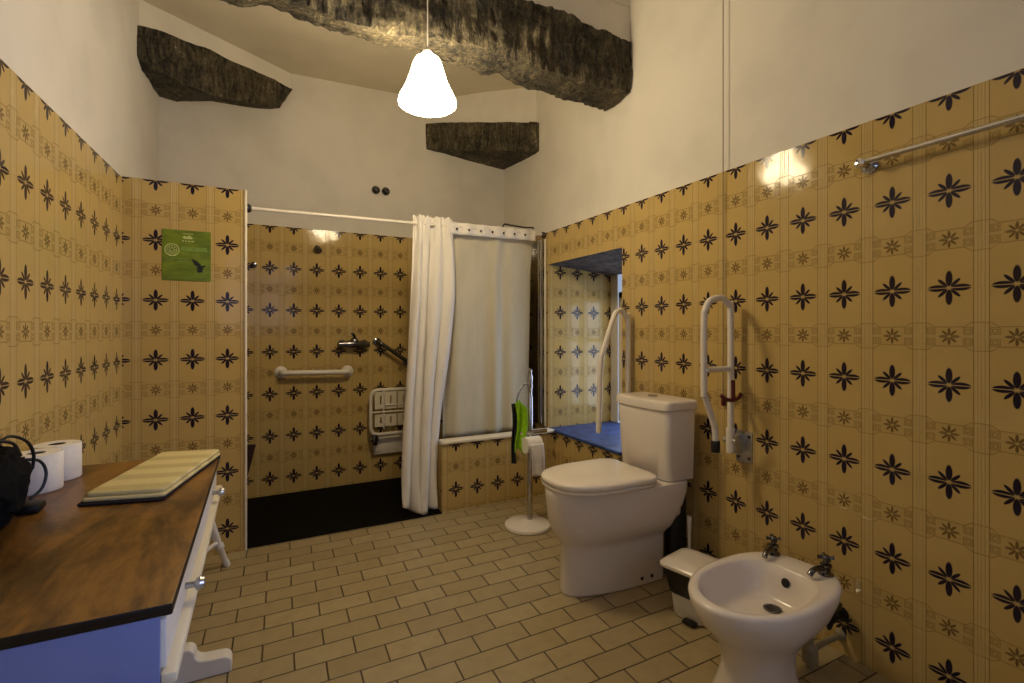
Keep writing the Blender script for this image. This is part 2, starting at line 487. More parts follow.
# tiled partition at the left of the shower
b = MB(); x0, x1 = lw(PYY).x, -.010; tp = TT['part']; yb = PYY + .10
b.quad((x0, PYY, 0), (x1, PYY, 0), (x1, PYY, tp), (x0, PYY, tp), [uvP(x0, 0), uvP(x1, 0), uvP(x1, tp), uvP(x0, tp)], 0)
b.quad((x1, PYY, 0), (x1, yb, 0), (x1, yb, tp), (x1, PYY, tp), [uvP(0, 0), uvP(.1, 0), uvP(.1, tp), uvP(0, tp)], 0)
b.quad((x0, yb, 0), (x1, yb, 0), (x1, yb, tp), (x0, yb, tp), [uvP(x0, 0), uvP(x1, 0), uvP(x1, tp), uvP(x0, tp)], 0)
b.quad((x0, PYY, tp), (x1, PYY, tp), (x1, yb, tp), (x0, yb, tp), None, 1)
struct(b.build('wall_partition', ['tile', 'plaster'], smooth=False), 'narrow tiled partition between dresser corner and shower', 'wall')
b = MB().rbox((x1+.003, PYY-.001, tp/2), (.012, .014, tp), .003, 2)
struct(b.build('trim_1', 'whitewood'), 'cream corner strip on the partition edge', 'trim')

# low tiled wall carrying the white ledge
b = MB(); LX0, LX1, LY = 1.040, rw(2.875).x, 2.875; lz = .408
LP2 = .1430
def uvLow(x, z): return ((x-1.131)/LP2, (z-.128)/TV)
b.quad((LX0, LY, 0), (LX1, LY, 0), (LX1, LY, lz), (LX0, LY, lz), [uvLow(LX0, 0), uvLow(LX1, 0), uvLow(LX1, lz), uvLow(LX0, lz)], 0)
b.quad((LX0, LY, 0), (LX0, BY, 0), (LX0, BY, lz), (LX0, LY, lz), [uvLow(LY, 0), uvLow(BY, 0), uvLow(BY, lz), uvLow(LY, lz)], 0)
b.quad((LX0, LY, lz), (LX1, LY, lz), (LX1, LY+.07, lz), (LX0, LY+.07, lz), None, 1)
b.quad((LX0, LY+.07, 0), (LX1, LY+.07, 0), (LX1, LY+.07, lz), (LX0, LY+.07, lz), None, 1)
struct(b.build('wall_low', ['tile', 'plaster'], smooth=False), 'low tiled wall under the grey liner', 'wall')
b = MB().rbox(((LX0+LX1)/2, LY+.03, lz+.011), (LX1-LX0-.004, .088, .022), .008, 3)
struct(b.build('trim_2', 'whitewood'), 'rounded white ledge on the low tiled wall', 'ledge')

# floor and shower floor
b = MB().quad((-.75, YF, 0), (2.1, YF, 0), (2.1, BY, 0), (-.75, BY, 0))
struct(b.build('floor', 'floor', smooth=False), 'beige brick-bond floor tiles with dark joints', 'floor')
b = MB().prism([(-.47, PYY+.012, .001), (1.035, PYY+.012, .001), (1.035, BY-.001, .001), (-.45, BY-.001, .001)], (0, 0, .006))
struct(b.build('floor_shower', 'tray'), 'near-black floor of the walk-in shower', 'floor')

# ceilings
b = MB().quad((-.75, YF, TOPZ), (2.1, YF, TOPZ), (2.1, 2.2, TOPZ), (-.75, 2.2, TOPZ))
b.quad((-.75, 2.10, 2.835), (2.1, 2.10, 2.855), (2.1, BY+.02, 2.90), (-.75, BY+.02, 2.81))
b.closed_fix = False
struct(b.build('ceiling', 'ceiling', smooth=False), 'off-white plaster ceiling', 'ceiling')

# plaster carried by the beams
b = MB().quad((-.75, 2.105, 2.63), (1.84, 2.105, 2.63), (1.84, 2.105, TOPZ), (-.75, 2.105, TOPZ))
b.quad((-.75, 2.27, 2.63), (1.86, 2.27, 2.63), (1.86, 2.27, TOPZ), (-.75, 2.27, TOPZ))
b.closed_fix = False
struct(b.build('wall_over_beam', 'plaster', smooth=False), 'strip of plaster above the big beam', 'wall')
b = MB()
b.quad((-.52, 3.19, 2.69), (.31, 3.728, 2.69), (.31, 3.728, 2.86), (-.52, 3.19, 2.86))
b.quad((1.225, 3.72, 2.60), (1.89, 3.127, 2.60), (1.89, 3.127, 2.92), (1.225, 3.72, 2.92))
b.closed_fix = False
struct(b.build('wall_corner', 'plaster', smooth=False), 'slanted plaster infill above the corner beams', 'wall')

# wall behind the camera with a window
b = MB(); wx0, wx1, wz0, wz1 = -.30, .70, 1.0, 2.1
xl, xr = -.72, 2.0
for (a0, a1, c0, c1) in ((xl, wx0, 0, TOPZ), (wx1, xr, 0, TOPZ), (wx0, wx1, 0, wz0), (wx0, wx1, wz1, TOPZ)):
    b.quad((a0, YF, c0), (a1, YF, c0), (a1, YF, c1), (a0, YF, c1))
for (p, q) in (((wx0, wz0), (wx1, wz0)), ((wx1, wz0), (wx1, wz1)), ((wx1, wz1), (wx0, wz1)), ((wx0, wz1), (wx0, wz0))):
    b.quad((p[0], YF, p[1]), (q[0], YF, q[1]), (q[0], YF-.25, q[1]), (p[0], YF-.25, p[1]))
b.closed_fix = False
M['ochre'] = plain('ochre_paint', srgb(112, 94, 58), .6, 0, .3, .1, 6)
struct(b.build('wall_front', 'ochre', smooth=False), 'ochre wall behind the viewer', 'wall')

def window(name, origin, axis, w, h, label):
    """casement in the plane spanned by axis and z"""
    a = Vector(axis); o = Vector(origin); n = Vector((-a.y, a.x, 0))
    rot = Matrix((a, n, Vector((0, 0, 1)))).transposed()
    r = bpy.data.objects.new(name, None); COL.objects.link(r); r.location = o
    struct(r, label, 'window')
    f = MB(); t = .05
    for (cx, cz, sx, sz) in ((t/2, h/2, t, h), (w-t/2, h/2, t, h), (w/2, t/2, w, t), (w/2, h-t/2, w, t), (w/2, h/2, .04, h-2*t), (w/2, h*.62, w-2*t, .03)):
        f.rbox(o + a*cx + Vector((0, 0, cz)), (sx, .05, sz), .006, 2, rot)
    f.build('window_frame', 'whitewood', r)
    g = MB().box(o + a*(w/2) + Vector((0, 0, h/2)), (w-2*t, .006, h-2*t), rot)
    g.build('window_pane', 'glass', r)
    return r
window('window_1', (NX+.03, 2.25, NZ0+.03), (0, 1, 0), .63, .94, 'white window deep in the niche behind the toilet')
window('window_2', (wx0, YF-.18, wz0), (1, 0, 0), wx1-wx0, wz1-wz0, 'window behind the viewer')

window('window_3', (rw(SY0).x+.22, SY0, SZ0), (0, 1, 0), SY1-SY0, SZ1-SZ0, 'window in the right wall beside the viewer')

# blue sill of the niche
b = MB().prism([tuple(rw(NY0+.004, NZ0-.002, .012)), tuple(rw(NY1-.004, NZ0-.002, .012)), (NX, NY1-.004, NZ0-.002), (NX, NY0+.004, NZ0-.002)], (0, 0, .018))
struct(b.build('trim_3', 'blue', bevel=.004), 'blue painted sill of the window niche', 'window sill')

# ------------------------------------------------------------------ beams
def beam_noise(p, amp, s): 
    return noise.noise(Vector(p)*s)*amp + noise.noise(Vector(p)*s*3.1)*amp*.5
def lerp_tab(tab, x):
    if x <= tab[0][0]: return tab[0][1]
    for (a, u), (c, w) in zip(tab, tab[1:]):
        if x <= c: return u + (w-u)*(x-a)/(c-a)
    return tab[-1][1]
far = [(-.75, 2.42), (-.026, 2.407), (.071, 2.44), (.201, 2.418), (.301, 2.415), (.369, 2.421), (.492, 2.406), (.587, 2.418), (.672, 2.408), (.822, 2.408), (.917, 2.398), (1.046, 2.39), (1.147, 2.414), (1.223, 2.38), (1.399, 2.37), (1.586, 2.367), (1.83, 2.367)]
near = [(-.75, 2.38), (.2, 2.37), (.362, 2.353), (.49, 2.349), (.702, 2.382), (.925, 2.412), (1.073, 2.404), (1.22, 2.38), (1.387, 2.381), (1.579, 2.385), (1.83, 2.393)]
top = [(-.75, 2.70), (1.105, 2.672), (1.323, 2.686), (1.481, 2.678), (1.617, 2.67), (1.83, 2.662)]
rings = []
N = 230
for i in range(N+1):
    x = -.55 + (1.832+.55)*i/N
    zf, zn, zt = lerp_tab(far, x), lerp_tab(near, x), lerp_tab(top, x)
    pr = []
    K1, K2 = 14, 12
    for k in range(K1): t = k/K1; pr.append((2.085, zt + (zn+.012-zt)*t))
    for k in range(K2): t = k/K2; pr.append((2.097 + (2.288-2.097)*t, zn - .004 + (zf-zn+.004)*t))
    for k in range(K1): t = k/K1; pr.append((2.295, zf + (zt-zf)*t))
    for k in range(6): t = k/6; pr.append((2.295 + (2.085-2.295)*t, zt))
    ring = []
    for (yy, zz) in pr:
        p = Vector((x, yy, zz))
        d1 = beam_noise((x*1.0, yy*2, zz*2), .018, 6); d2 = beam_noise((x*2+9, yy*2, zz*.6), .016, 14)
        ring.append(Vector((x, yy + d1 + d2, zz + beam_noise((x+5, yy*2, zz*2), .014, 9))))
    rings.append(ring)
b = MB().rings(rings)
tag(b.build('wooden_beam', 'beam', ang=60), 'long rough dark timber beam crossing the room above the hanging lamp', 'beam')

def corner_beam(face, back, label):
    """outline of the near face (dense), pushed back into the corner"""
    d = Vector(back); pts = [Vector(p) for p in face]
    dense = []
    for i in range(len(pts)):
        a, c = pts[i], pts[(i+1) % len(pts)]
        k = max(2, int((c-a).length/.02))
        for j in range(k): dense.append(a + (c-a)*j/k)
    bm = bmesh.new()
    vs = [bm.verts.new(p) for p in dense]
    f = bm.faces.new(vs)
    bmesh.ops.triangulate(bm, faces=[f])
    for _ in range(2): 
        bmesh.ops.subdivide_edges(bm, edges=[e for e in bm.edges if e.calc_length() > .03], cuts=1, use_grid_fill=False)
        bmesh.ops.triangulate(bm, faces=bm.faces[:])
    ex = bmesh.ops.extrude_face_region(bm, geom=bm.faces[:])
    nv = [g for g in ex['geom'] if isinstance(g, bmesh.types.BMVert)]
    bmesh.ops.translate(bm, verts=nv, vec=d)
    for v in bm.verts:
        v.co += d.normalized()*beam_noise(v.co, .012, 9) + Vector((0, 0, beam_noise(v.co + Vector((3, 1, 2)), .006, 12)))
    bmesh.ops.recalc_face_normals(bm, faces=bm.faces)
    me = bpy.data.meshes.new('wooden_beam'); bm.to_mesh(me); bm.free(); me.materials.append(M['beam'])
    for p in me.polygons: p.use_smooth = True
    me.set_sharp_from_angle(angle=R(50))
    o = bpy.data.objects.new('wooden_beam', me); COL.objects.link(o)
    return tag(o, label, 'beam')
lf = [(-.500, 3.162, 2.667), (-.389, 3.235, 2.697), (-.298, 3.294, 2.706), (-.181, 3.37, 2.722), (-.074, 3.44, 2.717), (.086, 3.545, 2.727), (.268, 3.663, 2.725), (.189, 3.612, 2.561), (.109, 3.56, 2.537), (-.043, 3.46, 2.515), (-.171, 3.377, 2.462), (-.227, 3.34, 2.466), (-.315, 3.283, 2.463), (-.365, 3.25, 2.475), (-.444, 3.199, 2.47), (-.497, 3.164, 2.51)]
corner_beam(lf, (-.29, .43, .07), 'dark timber beam slanting across the corner above the tiled partition')
rf = [(1.203, 3.686, 2.678), (1.341, 3.563, 2.669), (1.514, 3.408, 2.653), (1.563, 3.365, 2.609), (1.659, 3.279, 2.587), (1.754, 3.195, 2.59), (1.812, 3.143, 2.613), (1.858, 3.101, 2.601), (1.858, 3.101, 2.401), (1.777, 3.174, 2.40), (1.635, 3.3, 2.425), (1.441, 3.474, 2.45), (1.291, 3.608, 2.476), (1.206, 3.684, 2.490)]
corner_beam(rf, (.33, .37, -.0), 'short stubby timber beam in the corner above the shower curtain')

# ------------------------------------------------------------------ pendant lamp
lx, ly = .676, 2.045
r = root('pendant_lamp', (lx, ly, 2.05), 'lit white cone pendant lamp hanging on a thin cord before the big beam', 'lamp')
prof = [(.0, 2.050), (.08, 2.051), (.112, 2.054), (.120, 2.060), (.122, 2.068), (.117, 2.088), (.101, 2.118), (.087, 2.148), (.076, 2.178), (.068, 2.205), (.059, 2.235), (.050, 2.252), (.034, 2.262), (.0, 2.266)]
MB().lathe((lx, ly, 0), prof, seg=40).build('lamp_shade', 'lamp', r)
MB().lathe((lx, ly, 2.262), [(.022, 0), (.022, .02), (.012, .035), (.003, .04)], seg=20).build('lamp_holder', 'whitepaint', r)
MB().tube([(lx, ly, 2.30), (lx, ly, TOPZ-.02)], .0028, 8).build('cord', 'whitepaint', r)
MB().lathe((lx, ly, TOPZ), [(.045, 0), (.045, -.01), (.02, -.03), (.003, -.032)], seg=24).build('ceiling_rose', 'whitepaint', r)

# pull cord on the right wall
p0 = rw(1.469, 0, .012)
r = root('pull_cord', (p0.x, p0.y, .78), 'thin grey pull cord hanging straight down the right wall', 'cord')
MB().tube([(p0.x, p0.y, .82), (p0.x, p0.y, TOPZ)], .0019, 8).build('cord', 'cord', r)
MB().lathe((p0.x, p0.y, .78), [(.006, 0), (.009, .006), (.008, .03), (.003, .04)], seg=16).build('cord_pull', 'red', r)

# ------------------------------------------------------------------ poster on the partition
def poster_mat():
    m, nt, b = new_mat('printed_green_paper')
    v = objcoord(nt, (1, 1, 3)); n = noise_tex(nt, 9, 3, .6, v)
    nt.links.new(mix(nt, n.sm(.35, .7), srgb(92, 112, 8), srgb(122, 142, 14)), b.inputs['Base Color'])
    b.inputs['Roughness'].default_value = .3
    return m
M['poster'] = poster_mat()
M['printpale'] = plain('pale_green_print', srgb(196, 206, 130), .4, 0, .5, .1, 90)
M['printlight'] = plain('light_green_print', srgb(128, 160, 62), .4, 0, .5, .3, 60)
M['printdark'] = plain('dark_print', srgb(18, 30, 14), .4, 0, .5, .3, 60)
Yp = PYY - .0014
r = root('poster', (-.255, PYY-.002, 1.338), 'green square notice with a round stamp stuck to the tiled partition', 'poster')
MB().rbox((-.2555, Yp, 1.459), (.197, .003, .241), .0008, 1).build('poster_sheet', 'poster', r)
yf = Yp - .0022
b = MB()
def pz(u, v): return (-.354 + .197*u, yf, 1.580 - .241*v)     # u right, v down, 0..1
def pquad(u0, v0, u1, v1): b.prism([pz(u0, v0), pz(u1, v0), pz(u1, v1), pz(u0, v1)], (0, -.0006, 0))
def ringm(u, v, r1, r0, seg=28):
    c = Vector(pz(u, v))
    for k in range(seg):
        a, d = 2*PI*k/seg, 2*PI*(k+1)/seg
        q = [c + Vector((math.cos(t)*rr, 0, math.sin(t)*rr)) for t, rr in ((a, r0), (d, r0), (d, r1), (a, r1))]
        b.prism(q, (0, -.0006, 0))
ringm(.20, .40, .0300, .0255); ringm(.20, .40, .0205, .0185); ringm(.20, .40, .0100, .0070)
for k in range(8):
    t = 2*PI*k/8; c = Vector(pz(.20, .40)) + Vector((math.cos(t)*.0145, 0, math.sin(t)*.0145)); b.box(c, (.004, .001, .004))
lab(b.build('round_stamp', 'printpale', r), 'pale round stamp print')
b = MB()
b.prism([pz(.41, .145), pz(.45, .11), pz(.50, .13), pz(.55, .10), pz(.60, .13), pz(.63, .155), pz(.60, .17), pz(.44, .17)], (0, -.0006, 0))
pquad(.40, .205, .44, .225); pquad(.46, .205, .50, .225); pquad(.52, .205, .57, .225); pquad(.59, .205, .65, .225)
pquad(.40, .065, .63, .075)
lab(b.build('emblem', 'printpale', r), 'pale hill-shaped emblem with small lettering')
for q in ((.38, .33, .92, .41), (.06, .56, .14, .575), (.16, .56, .30, .575), (.32, .56, .52, .575), (.06, .60, .22, .612), (.30, .61, .54, .625), (.12, .945, .30, .955), (.34, .945, .55, .952)):
    b = MB(); pquad(*q); lab(b.build('caption_line', 'printlight', r), 'lighter green line of small print')
b = MB()
b.prism([pz(.59, .555), pz(.70, .60), pz(.78, .66), pz(.80, .70), pz(.88, .675), pz(.90, .69), pz(.84, .73), pz(.82, .79), pz(.83, .82), pz(.72, .83), pz(.70, .80), pz(.74, .76), pz(.68, .75), pz(.74, .72), pz(.66, .68)], (0, -.0006, 0))
lab(b.build('bird_silhouette', 'printdark', r), 'dark flying bird shape')

# ------------------------------------------------------------------ shower fittings
yB = BY
r = root('grab_bar', (.41, yB, .82), 'straight white grab bar on the shower back wall', 'grab bar')
MB().tube(round_path([(.198, yB-.012, .822), (.198, yB-.075, .822), (.627, yB-.075, .814), (.627, yB-.012, .814)], .03), .0165, 14).build('bar', 'whiteenamel', r)
for xx, zz in ((.198, .822), (.627, .814)):
    MB().lathe((xx, yB, zz), [(.040, -.003), (.040, .008), (.034, .014), (.018, .018)], (0, -1, 0), 24).build('wall_flange', 'whiteenamel', r)

r = root('shower_tap', (.664, yB, 1.005), 'dark chrome lever mixer tap on the shower back wall', 'tap')
MB().tube([(.560, yB-.055, 1.005), (.605, yB-.055, 1.005), (.64, yB-.055, 1.005), (.70, yB-.055, 1.003), (.725, yB-.055, 1.003), (.77, yB-.055, 1.003)], .02, 16, rads=[.020, .021, .027, .027, .021, .019]).build('tap_body', 'darkchrome', r)
for xx in (.59, .74):
    MB().lathe((xx, yB, 1.004), [(.032, -.003), (.032, .006), (.020, .012), (.016, .05)], (0, -1, 0), 20).build('wall_union', 'darkchrome', r)
MB().tube(smooth_path([(.668, yB-.055, 1.02), (.667, yB-.058, 1.045), (.662, yB-.075, 1.062), (.640, yB-.115, 1.080)]), .01, 12, rads=None).build('lever', 'darkchrome', r)
MB().lathe((.665, yB-.058, 1.018), [(.028, 0), (.026, .02), (.016, .032)], seg=20).build('cartridge_cap', 'darkchrome', r)

r = root('slanted_grab_bar', (.93, yB, .93), 'slanted dark chrome grab rail beside the shower mixer tap', 'grab bar')
MB().tube(round_path([(.835, yB-.01, 1.018), (.835, yB-.07, 1.018), (1.055, yB-.07, .862), (1.055, yB-.01, .862)], .03), .0145, 14).build('bar', 'darkchrome', r)
for xx, zz in ((.835, 1.018), (1.055, .862)):
    MB().lathe((xx, yB, zz), [(.030, -.003), (.030, .007), (.016, .013)], (0, -1, 0), 20).build('wall_flange', 'darkchrome', r)

r = root('shower_arm_outlet', (.431, yB, 1.657), 'small dark chrome shower outlet high on the back wall', 'shower outlet')
MB().lathe((.431, yB, 1.657), [(.026, -.003), (.026, .006), (.013, .012), (.012, .05), (.006, .055)], (0, -1, 0), 20).build('wall_union', 'darkchrome', r)
MB().lathe((.431, yB-.05, 1.655), [(.008, -.030), (.016, -.026), (.020, -.004), (.012, .008)], (.5, -.2, -.4), 18).build('outlet_head', 'darkchrome', r)

r = root('robe_hook', (.034, yB, 1.53), 'small dark round hook on the shower wall beside the partition', 'hook')
MB().lathe((.036, yB, 1.53), [(.020, -.003), (.020, .006), (.010, .012), (.009, .03), (.016, .034), (.016, .042), (.004, .045)], (0, -1, 0), 20).build('hook_knob', 'darkchrome', r)

for i, xx in enumerate((.828, .901)):
    o = MB().lathe((xx, yB+TH, 2.125), [(.030, -.003), (.030, .010), (.024, .018), (.012, .018), (.012, .034), (.017, .038), (.012, .046), (.002, .047)], (0, -1, 0), 24).build('wall_cap', 'darkchrome')
    tag(o, ('left' if i == 0 else 'right') + ' one of the two small round metal caps high on the white back wall', 'pipe cap')

# folding shower seat, folded up against the wall
sx0, sx1, sz0, sz1 = .760, 1.19, .36, .688
ys = yB - .085
r = root('folding_shower_seat', (.98, yB, .20), 'white slotted folding shower seat hinged up against the tiles', 'shower seat')
def rrect(x0, x1, z0, z1, y, rr, n=6):
    out = []
    for cx, cz, a0 in ((x1-rr, z1-rr, 0), (x0+rr, z1-rr, 90), (x0+rr, z0+rr, 180), (x1-rr, z0+rr, 270)):
        for k in range(n+1):
            a = R(a0 + 90*k/n); out.append(Vector((cx + rr*math.cos(a), y, cz + rr*math.sin(a))))
    return out
MB().tube(rrect(sx0+.012, sx1-.012, sz0, sz1-.012, ys, .05), .0125, 12, closed=True).build('seat_frame', 'whiteenamel', r)
for (za, zb) in ((.415, .500), (.540, .660)):
    for (xa_, xb_) in ((.800, .862), (.872, .955), (.965, 1.05), (1.06, 1.165)):
        b = MB()
        # panel with a vertical slot
        xm = (xa_+xb_)/2 if xa_ > .80 else .842
        zc0, zc1 = za + (zb-za)*.28, zb - (zb-za)*.22; hw = .0055
        for (p0_, p1_, q0_, q1_) in ((xa_, xm-hw, za, zb), (xm+hw, xb_, za, zb), (xm-hw, xm+hw, za, zc0), (xm-hw, xm+hw, zc1, zb)):
            b.box(((p0_+p1_)/2, ys+.002, (q0_+q1_)/2), (p1_-p0_, .012, q1_-q0_))
        b.build('seat_panel', 'cream', r, smooth=False)
MB().tube([(sx0+.02, ys-.012, .520), (sx1-.02, ys-.012, .520)], .006, 10).tube([(.862, ys-.008, .40), (.862, ys-.008, .675)], .006, 10).tube([(.87, ys-.01, .567), (sx1-.03, ys-.01, .567)], .005, 10).build('cross_bar', 'whiteenamel', r)
MB().rbox((.985, yB-.020, .265), (.36, .022, .125), .008, 2).build('mounting_plate', 'whiteenamel', r)
for xx in (.80, 1.16):
    b = MB().rbox((xx, yB-.055, .325), (.032, .10, .075), .008, 2)
    b.tube([(xx-.028, yB-.07, .325), (xx+.028, yB-.07, .325)], .014, 12)
    lab(b.build('hinge_bracket', 'darkchrome', r), 'dark metal hinge bracket')
for xx in (.84, .97, 1.10): MB().lathe((xx, yB-.031, .225), [(.006, 0), (.006, .004), (.001, .005)], (0, -1, 0), 10).build('screw', 'steel', r)

# dark board leaning inside the shower beside the partition
b = MB().prism([(-.03, 3.40, .008), (-.004, 3.40, .20), (.046, 3.40, .41), (-.06, 3.40, .42), (-.09, 3.40, .008)], (0, .02, 0))
tag(b.build('board', 'brownboard', bevel=.003), 'dark reddish brown board standing in the shower behind the partition edge', 'board')

# ------------------------------------------------------------------ curtain rod and curtains
RA0, RB0 = Vector((-.004, 2.872, 1.722)), Vector((1.846, 3.000, 1.772))
def rodp(t): return RA0 + (RB0-RA0)*t
def rod_at(x, z=None): 
    p = rodp((x-RA0.x)/(RB0.x-RA0.x)); 
    if z is not None: p.z = z
    return p
r = root('curtain_rod', rodp(0), 'thin white shower curtain rod from the partition to the right wall', 'curtain rod')
MB().tube([rodp(.01), rodp(.995)], .0095, 12).build('rod', 'whiteenamel', r)
dr = (RB0-RA0).normalized()
lab(MB().lathe(rodp(0) + Vector((0, .0, 0)), [(.022, 0), (.022, .014), (.014, .022)], dr, 18).build('end_socket', 'darkchrome', r), 'dark end socket')
lab(MB().lathe(rodp(.986), [(.014, 0), (.02, .008), (.02, .024)], dr, 18).build('end_socket', 'darkchrome', r), 'dark end socket')

def sheet(name, mat, fn, nu, nv, parent=None, thick=.0012):
    b = MB(); vs = [fn(i/nu, j/nv) for j in range(nv+1) for i in range(nu+1)]
    fs = [(j*(nu+1)+i, j*(nu+1)+i+1, (j+1)*(nu+1)+i+1, (j+1)*(nu+1)+i) for j in range(nv) for i in range(nu)]
    b.add(vs, fs); o = b.build(name, mat, parent, ang=180)
    if thick:
        md = o.modifiers.new('thick', 'SOLIDIFY'); md.thickness = thick; md.offset = 0
    return o
def sst(a, c, x):
    t = min(1, max(0, (x-a)/(c-a))); return t*t*(3-2*t)
# opaque white curtain gathered at the left of the low wall
def cur(u, v):                       # v 0 at the top header, 1 at the hem
    xt = .880 + .225*u
    xbm = .790 + .225*u
    k = sst(.0, 1.0, v)
    x = xt + (xbm-xt)*k
    # right edge swings over the liner in the upper half
    x += .07*sst(.55, 1.0, u)*math.exp(-((v-.30)/.33)**2)*(1 if u > .55 else 0)
    base = rod_at(x)
    ph = u*2*PI*4.1
    amp = .013 + .012*sst(.03, .5, v)
    y = base.y + amp*math.sin(ph + .9*math.sin(v*3)) + .012*math.sin(ph*.43 + 2 + v*2.5) - .03*k
    x += .012*math.cos(ph + .5)*sst(.05, .6, v)
    ztop = base.z + .048 + .004*math.sin(ph*2)
    zbot = .020 + .055*(1-sst(.0, .35, u)) + .03*math.sin(u*7)*.4
    z = ztop + (zbot-ztop)*v
    if v > .9: y -= .03*(v-.9)/.1*math.sin(ph*.5+1)
    y += .008*noise.noise(Vector((u*6, v*9, 1)))
    if v < .08 : 
        g = 1 - abs(v-.035)/.045
        y += .004*math.sin(ph*3)
    return Vector((x, y - .006, z))
r = root('shower_curtain', (1.0, 2.92, .02), 'opaque white shower curtain gathered in folds and reaching the shower floor', 'curtain')
sheet('curtain_panel', 'curtain', cur, 150, 90, r)
# translucent grey liner falling inside the low wall
def lin(u, v):
    x = 1.10 + .665*u
    base = rod_at(x)
    ph = u*2*PI*3.3 + 1.1*math.sin(u*11)
    amp = .006 + .011*v
    y = base.y + .018 + amp*math.sin(ph + .6*math.sin(u*9)) + .008*math.sin(ph*.37+1)
    ztop = base.z + .03
    z = ztop + (.415-ztop)*v
    if u > .93: x -= .015*sst(.2, 1, v)*(u-.93)/.07
    y += .05*sst(.0, .25, v)*(1-u*.3) 
    return Vector((x, y, z))
r = root('shower_liner', (1.43, 2.98, .415), 'translucent grey shower liner hanging behind the white ledge', 'curtain')
sheet('liner_panel', 'liner', lin, 120, 40, r)
def hd(u, v):
    x = 1.105 + .655*u; base = rod_at(x); ph = u*2*PI*6
    return Vector((x, base.y - .012 - .006*math.sin(ph), base.z + .026 - .075*v))
lab(sheet('liner_header', 'curtain', hd, 80, 4, r), 'white hem band at the top')
for k in range(7):
    x = 1.16 + .085*k; p = rod_at(x)
    lab(MB().lathe((x, p.y-.020, p.z-.016), [(.0075, 0), (.0075, .003), (.004, .004)], (0, -1, 0), 12).build('grommet', 'darkchrome', r), 'dark grommet')
pa = rod_at(1.47); 
b = MB().tube(smooth_path([(1.50, pa.y-.006, pa.z+.030), (1.515, pa.y-.008, pa.z+.047), (1.56, pa.y-.008, pa.z+.044), (1.68, pa.y-.006, pa.z+.040), (1.73, pa.y-.004, pa.z+.046), (1.735, pa.y-.004, pa.z+.034)]), .0055, 8)
tag(b.build('wire_hanger', 'black'), 'dark bent wire resting on top of the liner header', 'wire hanger')

# narrow folded shower screen against the right wall
r = root('shower_screen', (1.82, 3.0, .43), 'chrome framed shower screen folded against the right wall', 'shower screen')
zb_, zt_ = .432, 1.740
def post(yy, off, w, mat, nm):
    p = rw(yy, 0, off)
    return MB().rbox((p.x, p.y, (zb_+zt_)/2), (w, w, zt_-zb_), w*.3, 2).build(nm, mat, r)
lab(post(2.980, .012, .014, 'whitewood', 'wall_profile'), 'white wall profile')
post(3.008, .028, .020, 'chrome', 'screen_post')
post(3.040, .030, .014, 'chrome', 'screen_post')
pg0, pg1 = rw(3.05, 0, .024), rw(3.30, 0, .024)
MB().prism([(pg0.x, pg0.y, zb_+.01), (pg1.x, pg1.y, zb_+.01), (pg1.x, pg1.y, zt_-.01), (pg0.x, pg0.y, zt_-.01)], (-.006, 0, 0)).build('glass_pane', 'darkglass', r)

# ------------------------------------------------------------------ toilet
def dshape(xb, xf, hw, n=40, p=2.3, back=.25):
    """closed outline: square-ish back at x=xb, rounded nose at x=xf (local +x is the front)"""
    out = []; L = xf - xb; xs = xb + L*back
    for k in range(n+1):
        a = -PI/2 + PI*k/n
        c, s = math.cos(a), math.sin(a)
        out.append((xs + (xf-xs)*abs(c)**(2/p), hw*math.copysign(abs(s)**(2/p), s)))
    rr = min(hw*.35, L*back*.8)
    for k in range(7):
        a = PI/2 + PI/2*k/6; out.append((xb + rr + rr*math.cos(a), hw - rr + rr*math.sin(a)))
    for k in range(7):
        a = PI + PI/2*k/6; out.append((xb + rr + rr*math.cos(a), -hw + rr + rr*math.sin(a)))
    return out
def ring_at(z, *a, **k): return [Vector((x, y, z)) for x, y in dshape(*a, **k)]
tx, ty = 1.762, 1.745
r = root('toilet', (tx, ty, 0), 'white close-coupled toilet with closed lid against the right wall', 'toilet', rz=PI + R(-1.0))
b = MB()
prof = [(0, .115, .594, .098), (.004, .112, .598, .103), (.012, .112, .598, .103), (.10, .112, .595, .102), (.19, .112, .593, .102), (.205, .112, .595, .105), (.222, .108, .606, .120), (.25, .095, .627, .144), (.29, .08, .643, .162), (.345, .05, .652, .172), (.40, .03, .658, .178), (.436, .03, .660, .180), (.444, .035, .656, .176)]
b.rings([ring_at(z, xb, xf, hw, p=2.35) for z, xb, xf, hw in prof])
b.build('bowl', 'ceramic', r, local=True, ang=50)
# rear shelf block below the cistern
b = MB().rbox((.165, 0, .36), (.21, .300, .165), .03, 4)
b.build('cistern_shelf', 'ceramic', r, local=True, ang=50)
b = MB(); b.rings([ring_at(z, .215, xf, hw, p=2.6, back=.36) for z, xf, hw in ((.446, .656, .176), (.450, .662, .182), (.458, .662, .182), (.461, .658, .178))])
b.build('seat_ring', 'seatplastic', r, local=True, ang=50)
b = MB(); b.rings([ring_at(z, xb, xf, hw, p=2.6, back=.36) for z, xb, xf, hw in ((.463, .21, .660, .180), (.467, .207, .664, .184), (.480, .207, .664, .184), (.487, .212, .658, .178), (.491, .23, .640, .160), (.4925, .3, .56, .09))])
b.build('seat_lid', 'seatplastic', r, local=True, ang=50)
for yy in (-.09, .09): MB().tube([(.205, yy-.02, .462), (.205, yy+.02, .462)], .011, 12).build('lid_hinge', 'seatplastic', r, local=True)
